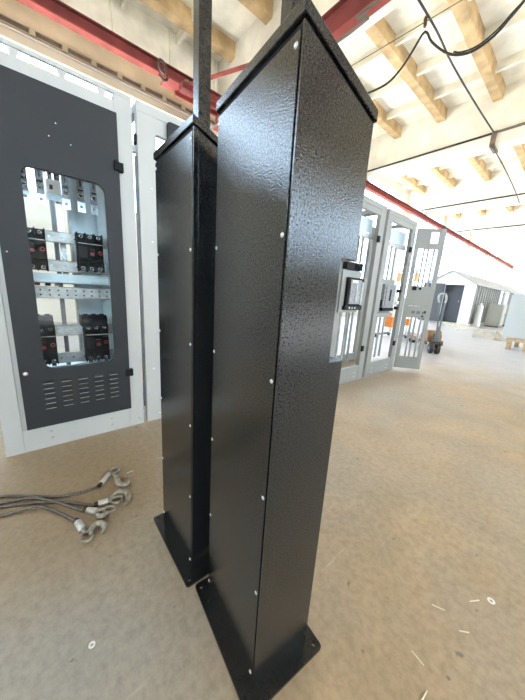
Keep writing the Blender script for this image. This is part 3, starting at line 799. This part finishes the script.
small_cab(-2.75, 15.0, .50, .75, .98, 'olive-grey low cabinet standing just beyond the white roll', 'olive')
small_cab(-2.70, 16.6, .62, 1.6, .98, 'longer olive-grey low cabinet behind the shorter one along the kiosk side', 'olive')
tag(MB().box(-.5, .55, -.09, .09, 0, .07).build('timber_plank', 'palewood', None, loc=(-3.0, 12.6, 0), rot=(0, 0, .25)), 'pale timber plank lying before the kiosk door', 'plank')
tag(MB().box(-.12, .12, -.08, .08, 0, .06).build('board_offcut', 'palewood', None, loc=(-2.75, 11.6, 0), rot=(0, 0, .5)), 'small pale offcut on the floor before the plank', 'offcut')
fr = thing('low_stand', (-1.72, 9.75, 0), 0, 'low whitish stand with a slanting brace, between kiosk and pale enamel box', 'stand')
MB().box(-.26, .22, -.03, .03, .22, .27).build('top_rail', 'palewood', fr)
for xx in (-.26, .17): MB().box(xx, xx + .05, -.03, .03, 0, .22).build('leg', 'palewood', fr)
MB().box(-.21, .17, -.02, .02, .02, .22).build('infill_board', 'palewood', fr)
MB().prism([(.22, .0), (.27, .0), (.48, .0), (.53, .0), (.28, .25), (.22, .27)][:2] + [(.53, .0), (.50, .05), (.25, .27), (.22, .27)], 'y', .05, .10).build('brace', 'palewood', fr)

wbm = MB().prism(rrect(0, 2.2, .27, 1.24, .05), 'y', 0, .9)
tag(wbm.build('enamel_box', 'whitebox', None, loc=(-1.13, 8.15, 0), rot=(0, 0, math.radians(-4)), bevel=.02),
    'large pale blue-white enamel box raised on a wooden trestle', 'box')
ts = thing('wooden_trestle', (-1.03, 8.12, 0), math.radians(-4), 'low pine trestle carrying the pale enamel box', 'trestle')
MB().box(0, 1.9, .0, .09, .20, .268).build('beam', 'wood', ts, bevel=.004)
MB().box(0, 1.9, .75, .84, .20, .268).build('beam', 'wood', ts, bevel=.004)
for xx in (.02, .30, 1.5):
    for yy in (0, .75): MB().box(xx, xx + .08, yy + .005, yy + .085, 0, .20).build('leg', 'wood', ts)

# ------------------------------------------------------------------ light
wd = bpy.data.worlds.new('daylight'); S.world = wd; wd.use_nodes = True
nt = wd.node_tree; N = nt.nodes; L = nt.links
bg = N['Background']
tc = N.new('ShaderNodeTexCoord'); sx = N.new('ShaderNodeSeparateXYZ'); L.new(tc.outputs['Generated'], sx.inputs[0])
rp = N.new('ShaderNodeValToRGB'); e = rp.color_ramp.elements
e[0].position = .44; e[0].color = (1.03, .95, .87, 1); e[1].position = .56; e[1].color = (.70, .87, 1.05, 1)
mr = N.new('ShaderNodeMapRange'); mr.inputs['From Min'].default_value = -1; mr.inputs['From Max'].default_value = 1
L.new(sx.outputs['Z'], mr.inputs['Value']); L.new(mr.outputs['Result'], rp.inputs['Fac']); L.new(rp.outputs['Color'], bg.inputs['Color'])
m2 = N.new('ShaderNodeMapRange'); m2.inputs['From Min'].default_value = -.7; m2.inputs['From Max'].default_value = .5
m2.inputs['To Min'].default_value = 6.8; m2.inputs['To Max'].default_value = 8.0     # sky tuned a little stronger opposite the window wall, for the pedestal's side face
L.new(sx.outputs['X'], m2.inputs['Value']); L.new(m2.outputs['Result'], bg.inputs['Strength'])

bounce_sun_d = bpy.data.lights.new('sun', 'SUN'); sun = bpy.data.objects.new('sun', bounce_sun_d); COL.objects.link(sun)
bounce_sun_d.energy = 30; bounce_sun_d.angle = math.radians(1.0); bounce_sun_d.color = (1, .98, .95)          # added lamp; its bounce off unseen floor brightens the roof
sun.rotation_euler = Vector((-math.cos(math.radians(36)), .10, -math.sin(math.radians(36)))).to_track_quat('-Z', 'Y').to_euler()

S.view_settings.view_transform = 'Standard'; S.view_settings.look = 'None'
S.view_settings.exposure = 0.7; S.view_settings.gamma = 1.0; S.view_settings.use_curve_mapping = False
S.cycles.max_bounces = 8; S.cycles.diffuse_bounces = 4; S.cycles.transparent_max_bounces = 16
S.cycles.use_denoising = True; S.cycles.sample_clamp_indirect = 6
